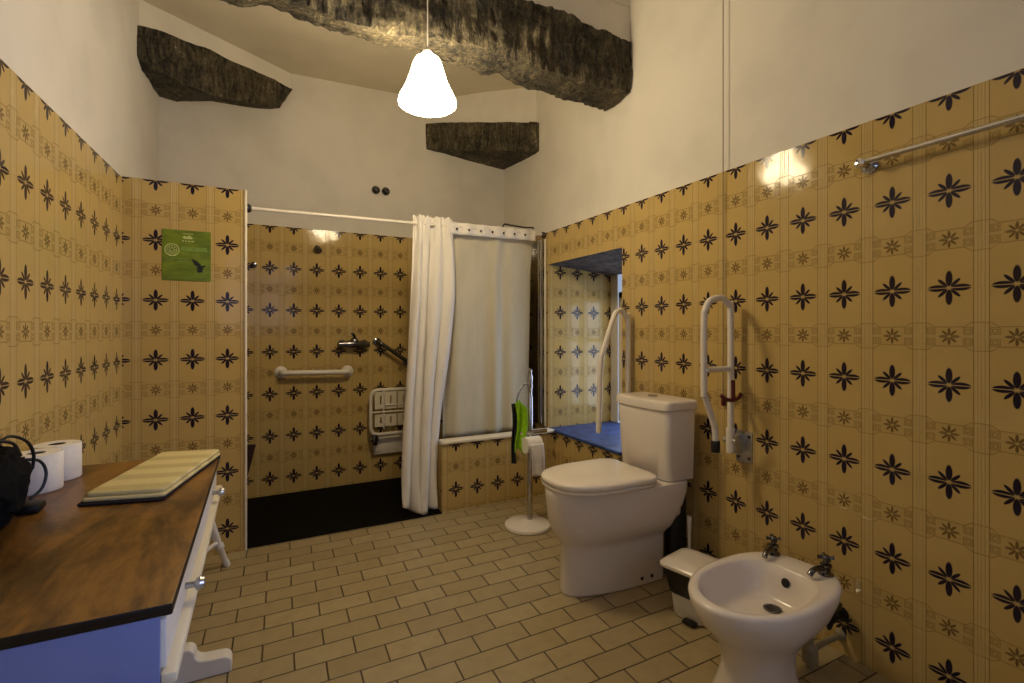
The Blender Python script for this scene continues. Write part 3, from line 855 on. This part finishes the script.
def cring(z, xb, xf, hw, bow=.018, n=14):
    out = []; rr = .03
    P = [(xb, -hw)]
    for k in range(5):
        a = -PI/2 + PI/2*k/4; P.append((xf - rr + rr*math.cos(a), -hw + rr + rr*math.sin(a)))
    for k in range(1, n): t = -1 + 2*k/n; P.append((xf + bow*(1-t*t), t*(hw-rr)))
    for k in range(5):
        a = PI/2*k/4; P.append((xf - rr + rr*math.cos(a), hw - rr + rr*math.sin(a)))
    P.append((xb, hw))
    return [Vector((x, y, z)) for x, y in P]
b = MB(); b.rings([cring(z, .015, xf, hw) for z, xf, hw in ((.4435, .150, .155), (.450, .158, .162), (.60, .168, .167), (.748, .176, .171), (.752, .174, .169))])
b.build('cistern', 'ceramic', r, local=True, ang=50)
b = MB(); b.rings([cring(z, .008, xf, hw) for z, xf, hw in ((.753, .178, .172), (.757, .184, .177), (.785, .184, .177), (.793, .178, .172), (.796, .165, .160))])
b.build('cistern_lid', 'ceramic', r, local=True, ang=50)
lab(MB().lathe((.10, 0, .795), [(.024, 0), (.024, .006), (.019, .009), (.002, .009)], seg=24).build('flush_button', 'chrome', r, local=True), 'chrome flush button')
for xx in (.20, .255):
    lab(MB().lathe((xx, .1015, .032), [(.0075, 0), (.0075, .004), (.003, .006)], (0, 1, 0), 14).build('fixing_cap', 'black', r, local=True), 'dark fixing cap')

lab(MB().lathe((.040, .078, 0), [(.054, .001), (.054, .02), (.050, .025), (.050, .40), (.044, .41)], seg=20).build('waste_pipe', 'black', r, local=True), 'black waste pipe behind the pedestal')
# ------------------------------------------------------------------ bidet
bx, by = 1.635, 1.005
r = root('bidet', (bx, by, 0), 'white oval bidet with two chrome taps in the right foreground', 'bidet', rz=PI + R(4.0))
def oval(z, xb, xf, hw, n=56, p=2.0, wb=.76):
    """egg with a flattened back deck; local +x front"""
    out = []; cx = (xb+xf)/2; L = (xf-xb)/2
    for k in range(n):
        a = 2*PI*k/n; c, s = math.cos(a), math.sin(a)
        pp = 2.0 if c > 0 else 4.2
        x = cx + L*math.copysign(abs(c)**(2/pp), c); y = hw*math.copysign(abs(s)**(2/pp), s)
        if c < 0: y *= 1 - (1-wb)*(-c)
        out.append(Vector((x, y, z)))
    return out
b = MB()
outer = [(0, .16, .42, .118), (.012, .16, .42, .118), (.03, .165, .412, .110), (.09, .175, .395, .092), (.15, .17, .40, .090), (.195, .13, .425, .110), (.225, .085, .452, .132), (.26, .040, .486, .154), (.300, .014, .510, .167), (.330, .004, .518, .171), (.338, .008, .515, .168), (.342, .02, .503, .158)]
rg = [oval(z, xb, xf, hw) for z, xb, xf, hw in outer]
inner = [(.341, .105, .486, .141), (.336, .112, .479, .136), (.31, .122, .470, .130), (.280, .132, .456, .121), (.258, .142, .436, .107), (.246, .150, .40, .088), (.241, .160, .32, .055), (.239, .18, .22, .018)]
rg += [oval(z, xb, xf, hw) for z, xb, xf, hw in inner]
b.rings(rg); b.build('basin', 'ceramic', r, local=True, ang=60)
lab(MB().lathe((.20, 0, .2405), [(.026, 0), (.027, .003), (.021, .004), (.019, .001), (.001, .0008)], seg=24).build('drain_ring', 'darkchrome', r, local=True), 'chrome drain ring')
lab(MB().lathe((.20, 0, .2418), [(.018, 0), (.018, .001), (.001, .0012)], seg=20).build('drain_hole', 'black', r, local=True), 'dark drain opening')
lab(MB().lathe((.126, 0, .302), [(.013, 0), (.014, .003), (.010, .005), (.001, .004)], (1, 0, .25), 18).build('overflow', 'black', r, local=True), 'dark overflow opening')
def tap(yy, dy):
    c = Vector((.046, yy, .340))
    t = MB().lathe(c, [(.022, 0), (.022, .005), (.015, .010), (.013, .022), (.017, .027), (.017, .034), (.009, .038), (.007, .050), (.009, .053)], seg=20).build('tap', 'darkchrome', r, local=True)
    MB().tube(smooth_path([c + Vector((.008, dy*.2, .022)), c + Vector((.030, dy*.5, .026)), c + Vector((.058, dy*.8, .024)), c + Vector((.072, dy, .012))]), .0085, 12, rads=None).build('spout', 'darkchrome', t, local=True)
    h = MB()
    for k in range(4):
        a = PI/4 + PI/2*k; d = Vector((math.cos(a), math.sin(a), 0))
        h.tube([c + Vector((0, 0, .053)), c + d*.013 + Vector((0, 0, .054)), c + d*.022 + Vector((0, 0, .055))], .005, 8, rads=[.0055, .0045, .0075])
    h.lathe(c + Vector((0, 0, .048)), [(.011, 0), (.012, .008), (.008, .014), (.001, .015)], seg=16)
    h.build('cross_handle', 'darkchrome', t, local=True)
tap(-.088, .012); tap(.080, -.012)

# waste trap and stop valve between the bidet and the wall
r = root('bottle_trap', (1.70, .985, 0), 'off-white plastic waste trap behind the bidet pedestal', 'waste trap')
c = Vector((1.625, .990, 0))
MB().lathe(c, [(.018, .018), (.024, .022), (.024, .062), (.020, .072), (.012, .078), (.012, .20)], seg=20).build('trap_cup', 'yellowplastic', r)
MB().tube(round_path([c + Vector((0, 0, .055)), c + Vector((.06, 0, .060)), Vector((rw(.99).x, .99, .060))], .02), .010, 12).build('waste_pipe', 'yellowplastic', r)
MB().lathe((rw(.99).x, .99, .060), [(.020, -.003), (.018, .006), (.012, .012)], (-1, 0, 0), 20).build('wall_flange', 'yellowplastic', r)
MB().tube([c + Vector((0, 0, .001)), c + Vector((0, 0, .05))], .012, 10).build('floor_pipe', 'yellowplastic', r)
pv = rw(.985, .135)
r = root('stop_valve', pv, 'dark stop valve on the wall beside the bidet', 'valve')
MB().lathe(pv, [(.024, -.003), (.024, .005), (.012, .010), (.012, .05), (.016, .052), (.016, .066)], (-1, 0, 0), 18).build('valve_body', 'black', r)
MB().lathe(pv + Vector((-.045, 0, .012)), [(.010, 0), (.010, .018), (.022, .022), (.024, .036), (.016, .042), (.002, .043)], (0, 0, 1), 18).build('valve_handle', 'darkchrome', r)
MB().tube(smooth_path([pv + Vector((-.055, .0, -.012)), pv + Vector((-.075, 0, -.03)), pv + Vector((-.095, -.005, .02)), pv + Vector((-.105, -.01, .11))]), .006, 8).build('supply_hose', 'black', r)

# ------------------------------------------------------------------ bin and brush
r = root('pedal_bin', (1.525, 1.375, 0), 'small white bin with a black band between toilet and bidet', 'bin', rz=R(12))
def rr_ring(z, hx, hy, rr, n=6, ox=0):
    return [Vector((p.x+ox, p.z, z)) for p in rrect(-hx, hx, -hy, hy, 0, rr, n)]
MB().rings([rr_ring(z, a, c_, .025) for z, a, c_ in ((.004, .052, .062), (.01, .056, .066), (.095, .064, .074))]).build('bin_base', 'whitepaint', r, local=True)
lab(MB().rings([rr_ring(z, a, c_, .03) for z, a, c_ in ((.092, .066, .076), (.096, .069, .079), (.184, .088, .098), (.188, .086, .096))]).build('bin_band', 'black', r, local=True), 'black upper band')
MB().rings([rr_ring(z, a, c_, .03) for z, a, c_ in ((.188, .091, .101), (.193, .096, .106), (.202, .096, .106), (.216, .082, .092), (.221, .05, .06))]).build('bin_lid', 'ceramic', r, local=True)
lab(MB().rbox((-.072, -.02, .012), (.03, .05, .012), .004, 2).build('pedal', 'black', r, local=True), 'black pedal')
r = root('toilet_brush', (1.69, 1.555, 0), 'white toilet brush with its thin handle standing behind the bin', 'toilet brush')
MB().lathe((1.69, 1.555, 0), [(.045, .001), (.047, .006), (.042, .08), (.040, .115), (.034, .118)], seg=24).build('brush_holder', 'whitepaint', r)
MB().tube([(1.69, 1.555, .115), (1.69, 1.555, .20), (1.69, 1.555, .26), (1.69, 1.555, .298)], .006, 10, rads=[.006, .006, .008, .0095]).build('brush_handle', 'whitepaint', r)

# ------------------------------------------------------------------ standing paper holder
hx, hy = 1.392, 2.445
r = root('paper_stand', (hx, hy, 0), 'chrome pole stand with round white base before the low tiled wall', 'toilet paper stand')
MB().lathe((hx, hy, 0), [(.128, .001), (.131, .006), (.128, .018), (.105, .026), (.045, .034), (.024, .040)], seg=40).build('stand_base', 'ceramic', r)
MB().lathe((hx+.015, hy, .036), [(.0155, 0), (.0155, .69), (.012, .70), (.013, .74), (.016, .75), (.013, .765), (.016, .80), (.010, .825), (.013, .842), (.002, .853)], seg=20).build('pole', 'chrome', r)
loop = smooth_path([(hx+.01, hy, .79), (hx-.025, hy-.01, .800), (hx-.062, hy-.015, .765), (hx-.078, hy-.015, .69), (hx-.078, hy-.015, .55), (hx-.04, hy-.01, .545), (hx+.01, hy, .56)], 6)
MB().tube(loop, .006, 10).build('towel_loop', 'chrome', r)
MB().tube([(hx-.068, hy-.03, .535), (hx+.015, hy-.03, .535), (hx+.105, hy-.03, .535)], .011, 12).tube([(hx+.015, hy-.03, .535), (hx+.015, hy, .535)], .010, 10).build('roll_arm', 'chrome', r)
r = root('toilet_roll', (hx+.02, hy-.045, .49), 'toilet roll with a loose sheet hanging from the chrome pole stand', 'toilet roll')
cz = .478
o = MB().lathe((hx-.062, hy-.075, cz), [(.018, 0), (.044, .0), (.044, .092), (.018, .092)], (1, 0, 0), 32).build('roll', 'paper', r)
def hang(u, v):
    x = hx - .050 + .080*u + .012*v; th = 1 - v
    return Vector((x, hy - .121 - .004*math.sin(v*5) + .004*math.sin(u*6), cz + .012 - .175*v))
sheet('loose_sheet', 'paper', hang, 10, 16, r, .0012)
def cloth(u, v):
    x = hx - .096 + .070*u; 
    z = .700 - .265*v + .02*math.sin(u*5)
    return Vector((x + .01*math.sin(v*5), hy - .030 - .010*math.sin(u*9 + v*2) - .008*v, z))
o = sheet('cleaning_cloth', 'green', cloth, 24, 24, None, .004)
tag(o, 'lime green cloth draped over the loop of the chrome pole stand', 'cloth')
def cloth2(u, v):
    x = hx - .112 + .028*u
    return Vector((x + .004*math.sin(v*7), hy - .018 - .010*math.sin(u*7 + v*3), .700 - .33*v))
o = sheet('cleaning_cloth', 'greycloth', cloth2, 12, 20, None, .004)
tag(o, 'dark grey cloth hanging beside the lime green cloth', 'cloth')

# ------------------------------------------------------------------ fold-up grab rails
def rail(y, zt, zl, zb2, wdt, cap, plate, label, kink, free_top=None):
    p = rw(y)
    r = root('fold_up_grab_rail', (p.x, y, zb2), label, 'grab rail')
    xw = p.x - .045; xf = xw - wdt
    pts = [(xw, y, zb2+.04), (xw, y, zt-.05), (xw-.01, y, zt-.012), ((xw+xf)/2, y-.002, zt)]
    return r, xw, xf
# the rail in front of the toilet's near side
yR = 1.400
p = rw(yR); xw = p.x - .050; xf = xw - .155
r = root('fold_up_grab_rail', (p.x, yR, .56), 'white fold-up grab rail with dark red latch on the wall beside the cistern', 'grab rail')
pts = [(xw, yR, .66), (xw, yR, 1.170), (xw-.012, yR, 1.206), (xw-.045, yR, 1.232), (xw-.085, yR, 1.232), (xf+.030, yR, 1.218), (xf+.008, yR, 1.185), (xf, yR, 1.14), (xf, yR, .86), (xf+.006, yR, .84), (xf+.055, yR, .73), (xf+.064, yR, .69), (xf+.066, yR, .655)]
MB().tube(smooth_path(pts, 5), .0128, 14).build('rail_tube', 'whiteenamel', r)
MB().tube([(xw, yR, .945), (xf, yR, .945)], .011, 12).build('cross_bar', 'whiteenamel', r)
lab(MB().lathe((xf+.066, yR, .612), [(.017, 0), (.018, .004), (.018, .042), (.0155, .046)], seg=18).build('end_cap', 'black', r), 'black end cap')
MB().rbox((p.x-.004, yR-.03, .625), (.007, .075, .13), .002, 2).build('wall_plate', 'steel', r)
b = MB().rbox((p.x-.030, yR-.012, .640), (.055, .045, .075), .006, 2).tube([(xw, yR-.03, .65), (xw, yR+.03, .65)], .011, 12)
b.build('hinge', 'steel', r)
for dz in (-.045, .045):
    for dy in (-.055, -.005): MB().lathe((p.x-.007, yR+dy, .625+dz), [(.007, 0), (.007, .004), (.002, .005)], (-1, 0, 0), 10).build('plate_screw', 'darkchrome', r)
b = MB().tube(smooth_path([(xw-.075, yR-.014, .842), (xw-.055, yR-.018, .826), (xw-.01, yR-.020, .818), (xw+.025, yR-.02, .826), (xw+.04, yR-.018, .842)], 5), .008, 10).tube([(xw-.012, yR-.022, .82), (xw-.012, yR-.022, .90)], .008, 10)
lab(b.build('latch_handle', 'red', r), 'dark red latch handle')
MB().tube([(xw, yR, .60), (xw, yR, .70)], .018, 14).build('rail_socket', 'whiteenamel', r)
# the rail between toilet and window niche
yR = 2.066
p = rw(yR); xw = p.x - .035
r = root('fold_up_grab_rail', (p.x, yR, .50), 'white looped grab rail between the cistern and the window niche', 'grab rail')
pts = [(xw, yR, .62), (xw, yR, 1.14), (xw-.012, yR, 1.170), (xw-.045, yR, 1.207), (xw-.08, yR, 1.195), (xw-.105, yR, 1.150), (xw-.160, yR+.004, 1.00), (xw-.178, yR+.006, .93), (xw-.185, yR+.008, .70), (xw-.188, yR+.008, .575)]
MB().tube(smooth_path(pts, 5), .0138, 14).build('rail_tube', 'whiteenamel', r)
MB().rbox((p.x-.004, yR, .60), (.007, .08, .14), .002, 2).build('wall_plate', 'steel', r)
MB().rbox((p.x-.024, yR, .62), (.048, .045, .08), .006, 2).build('hinge', 'steel', r)

# ------------------------------------------------------------------ towel rail top right
pa, pb = rw(.896, 1.641, .052), rw(.02, 1.641, .052)
r = root('towel_rail', rw(.45, 1.641), 'thin chrome towel rail high on the right wall', 'towel rail')
MB().tube([pa, pb], .0085, 12).build('rail_bar', 'chrome', r)
for yy in (.896, .03):
    q = rw(yy, 1.638)
    MB().lathe(q, [(.026, -.003), (.026, .006), (.020, .012), (.010, .018), (.010, .05), (.015, .054), (.015, .064), (.004, .067)], (-1, 0, 0), 20).build('rail_bracket', 'chrome', r)

# ------------------------------------------------------------------ dresser
TZ = .68
ox, oy, rz = -.082, 2.005, R(-1.1)
r = root('dresser', (ox, oy, 0), 'white dressing table with varnished brown wooden top along the left wall', 'dresser', rz=rz)
W, Ln = .452, 1.072
b = MB().rbox((-W/2, -Ln/2, TZ-.0095), (W, Ln, .019), .003, 2)
o = b.build('table_top', ['tabletop', 'tableedge'], r, local=True)
for p in o.data.polygons:
    if abs(p.normal.z) < .5 or p.normal.z < 0: p.material_index = 1
MB().rbox((-W/2-.006, -Ln/2, TZ-.015-.057), (W-.030, Ln-.02, .113), .003, 2).build('apron', 'whitepaint', r, local=True)
MB().rbox((-W/2-.006, -Ln+.008, TZ-.015-.057), (W-.022, .008, .109), .002, 2).build('side_panel', 'sideblue', r, local=True)['label'] = 'pale blue end panel'
fx = -.016
for k, (y0, y1) in enumerate(((-1.05, -.545), (-.535, -.02))):
    d = MB().rbox((fx, (y0+y1)/2, TZ-.072), (.010, y1-y0, .078), .003, 2).build('drawer', 'whitepaint', r, local=True)
    kn = [-.83] if k == 0 else [-.20]
    for yy in kn:
        lab(MB().lathe((fx+.005, yy, TZ-.082), [(.006, 0), (.006, .016), (.012, .020), (.014, .026), (.011, .033), (.002, .035)], (1, 0, 0), 16).build('knob', 'steel', d, local=True), 'grey metal knob')
MB().rbox((-.006, -Ln/2, TZ-.120), (.022, Ln-.012, .018), .004, 2).build('lower_rail', 'cream', r, local=True)
def trestle(yy):
    t = MB()
    poly = [(-.40, 0), (-.40, .035)]
    def arc(cx, cz, rx, rz_, a0, a1, n=8): return [(cx + rx*math.cos(R(a0+(a1-a0)*k/n)), cz + rz_*math.sin(R(a0+(a1-a0)*k/n))) for k in range(n+1)]
    poly = [(.040, .0), (.040, .030)] + arc(.012, .030, .028, .024, 0, 90) + arc(-.03, .078, .03, .022, -90, -180, 6) + arc(-.085, .078, .025, .024, 0, 90) + [(-.13, .10)]
    mir = [(-.44 - x, z) for x, z in reversed(poly)]
    full = poly + [(-.16, .118), (-.28, .118)] + mir
    t.prism([(x, yy-.027, z) for x, z in full], (0, .054, 0))
    t.build('trestle_foot', 'whitepaint', r, local=True, bevel=.004)
    MB().rbox((-.22, yy, .335), (.11, .04, .44), .006, 2).build('trestle_column', 'whitepaint', r, local=True)
trestle(-.125); trestle(-.95)

# things on the dresser
bz = TZ
r = root('toilet_roll', (-.493, 1.755, bz), 'spare toilet roll beside the black bag on the dresser', 'toilet roll', 'spare toilet rolls')
def roll(r, x, y):
    MB().lathe((x, y, bz), [(.020, .0005), (.053, .0005), (.0545, .003), (.0545, .097), (.053, .0995), (.020, .0995), (.020, -.003)], seg=36, cap=False).build('roll', 'paper', r)
    lab(MB().lathe((x, y, bz), [(.0198, .001), (.0198, .098), (.0188, .098), (.0188, .001)], seg=24, cap=False).build('core_tube', 'cardboard', r), 'brown cardboard core')
roll(r, -.493, 1.755)
r = root('toilet_roll', (-.480, 1.868, bz), 'spare toilet roll on the dresser, the one nearer the corner', 'toilet roll', 'spare toilet rolls')
roll(r, -.480, 1.868)

# folded towel
ang = math.atan2(.135, -.43)
c0 = Vector((-.218, 1.735, bz)); axis = Vector((.110, .440, 0)).normalized(); side = Vector((axis.y, -axis.x, 0))
r = root('folded_towel', c0, 'folded cream striped towel lying on the dresser', 'towel', rz=math.atan2(-axis.x, axis.y))
def slab(z0, z1, hx, hy, ox=0, oy=0, n=8, wob=.002):
    rs = []
    for k in range(n+1):
        t = -PI/2 + PI*k/n; g = math.cos(t)
        zz = (z0+z1)/2 + (z1-z0)/2*math.sin(t); ins = (z1-z0)/2*(1-g)
        rs.append([Vector((q.x+ox, q.y+oy, zz)) for q in [Vector((p.x, p.z, 0)) for p in rrect(-hx+ins, hx-ins, -hy+ins, hy-ins, 0, .012, 4)]])
    return rs
lab(MB().rings(slab(.001, .007, .092, .222, -.002, -.003)).build('shaded_fold', 'towelshade', r, local=True), 'lowest fold with its shade painted dark')
MB().rings(slab(.007, .017, .090, .218, 0, .004)).rings(slab(.016, .028, .086, .216, .001, .010)).build('towel_fold', 'towel', r, local=True, ang=60)

# black bag
r = root('bag', (-.492, 1.465, bz), 'small black cloth bag with looped straps on the dresser', 'bag')
bm = bmesh.new(); bmesh.ops.create_icosphere(bm, subdivisions=5, radius=1)
for v in bm.verts:
    d = v.co.copy()
    q = Vector((math.copysign(abs(d.x)**.8, d.x)*.060, math.copysign(abs(d.y)**.8, d.y)*.095, math.copysign(abs(d.z)**.75, d.z)*.085 + .085))
    q.x += .014*noise.noise(d*2.1); q.y += .018*noise.noise(d*2.3 + Vector((4, 1, 0)))
    q.z += .020*noise.noise(d*2.7 + Vector((1, 7, 3))) - (.02*max(0, d.y) if d.z > 0 else 0)
    q += d*.006*noise.noise(d*9)
    q.z = max(q.z, .001)
    if d.z > .8: q *= 1.0
    v.co = q + Vector((0, 0, 0))
me = bpy.data.meshes.new('bag_body'); bm.to_mesh(me); bm.free(); me.materials.append(M['blackcloth'])
for p in me.polygons: p.use_smooth = True
o = bpy.data.objects.new('bag_body', me); COL.objects.link(o); o.parent = r
def strap(pts, rad=.0034): return MB().tube(smooth_path([Vector(p) + Vector((-.492, 1.465, bz)) for p in pts], 6), rad, 8).build('strap', 'black', r)
strap([(.01, .0, .165), (.025, .03, .188), (.045, .065, .170), (.052, .085, .135), (.05, .085, .10)])
strap([(.03, .075, .125), (.055, .105, .115), (.066, .115, .085), (.062, .105, .05), (.045, .085, .03)])
strap([(.0, -.06, .160), (.015, -.03, .186), (.035, .02, .175), (.04, .05, .14)])
MB().rbox((-.492+.045, 1.465+.085, bz+.012), (.05, .05, .022), .008, 2).build('buckle', 'black', r)

# stool half hidden behind the dresser
r = root('stool', (-.28, 2.48, 0), 'white turned-leg stool mostly hidden behind the dresser end', 'stool')
MB().lathe((-.29, 2.46, .42), [(.02, 0), (.14, 0), (.15, .006), (.15, .024), (.14, .03), (.02, .031)], seg=40).build('seat', 'whitepaint', r)
def leg(a, c_):
    a, c_ = Vector(a), Vector(c_); d = c_-a
    pr = [(0, .014), (.12, .017), (.14, .021), (.17, .016), (.30, .019), (.45, .020), (.62, .017), (.70, .014), (.72, .019), (.76, .019), (.78, .013), (.90, .012), (.97, .016), (1.0, .014)]
    return MB().tube([a + d*t for t, q in pr], .015, 14, rads=[q for t, q in pr]).build('leg', 'whitepaint', r)
tops = [(-.20, 2.56, .42), (-.37, 2.53, .42), (-.29, 2.36, .42)]
feet = [(-.083, 2.695, .001), (-.45, 2.62, .001), (-.30, 2.24, .001)]
for a, c_ in zip(tops, feet): leg(a, c_)
MB().tube([Vector(tops[0])*.32 + Vector(feet[0])*.68, Vector(tops[2])*.32 + Vector(feet[2])*.68], .009, 10).build('stretcher', 'whitepaint', r)

# ------------------------------------------------------------------ light
def area(name, loc, rot, sx, sy, power, col):
    l = bpy.data.lights.new(name, 'AREA'); l.shape = 'RECTANGLE'; l.size = sx; l.size_y = sy
    l.energy = power; l.color = col
    o = bpy.data.objects.new(name, l); COL.objects.link(o); o.location = loc; o.rotation_euler = rot
    return o
area('daylight_niche_window', (NX+.12, 2.565, .90), (0, R(90), 0), 0.85, .60, 8, (.74, .84, 1))
area('daylight_rear_window', ((wx0+wx1)/2, YF-.30, (wz0+wz1)/2), (R(90), 0, 0), .95, 1.05, 4, (.52, .62, 1))
area('daylight_side_window', (rw(-.54).x+.34, -.54, 1.35), (0, R(90), 0), .75, .84, 66, (.54, .64, 1))
w = bpy.data.worlds.new('sky'); sc.world = w; w.use_nodes = True
bg = w.node_tree.nodes['Background']; bg.inputs[0].default_value = (.62, .74, 1, 1); bg.inputs[1].default_value = .5

# ------------------------------------------------------------------ camera
cam = bpy.data.cameras.new('camera'); co = bpy.data.objects.new('camera', cam); COL.objects.link(co)
co.location = (0, 0, 1.103); co.rotation_euler = (R(90), 0, R(-27.87))
cam.sensor_width = 36; cam.lens = 500.4/1024*36; cam.shift_y = -11.3/1024; cam.clip_start = .02
sc.camera = co
sc.view_settings.view_transform = 'Standard'; sc.view_settings.look = 'None'
sc.view_settings.gamma = 1; sc.view_settings.use_curve_mapping = False
sc.view_settings.exposure = 0.08
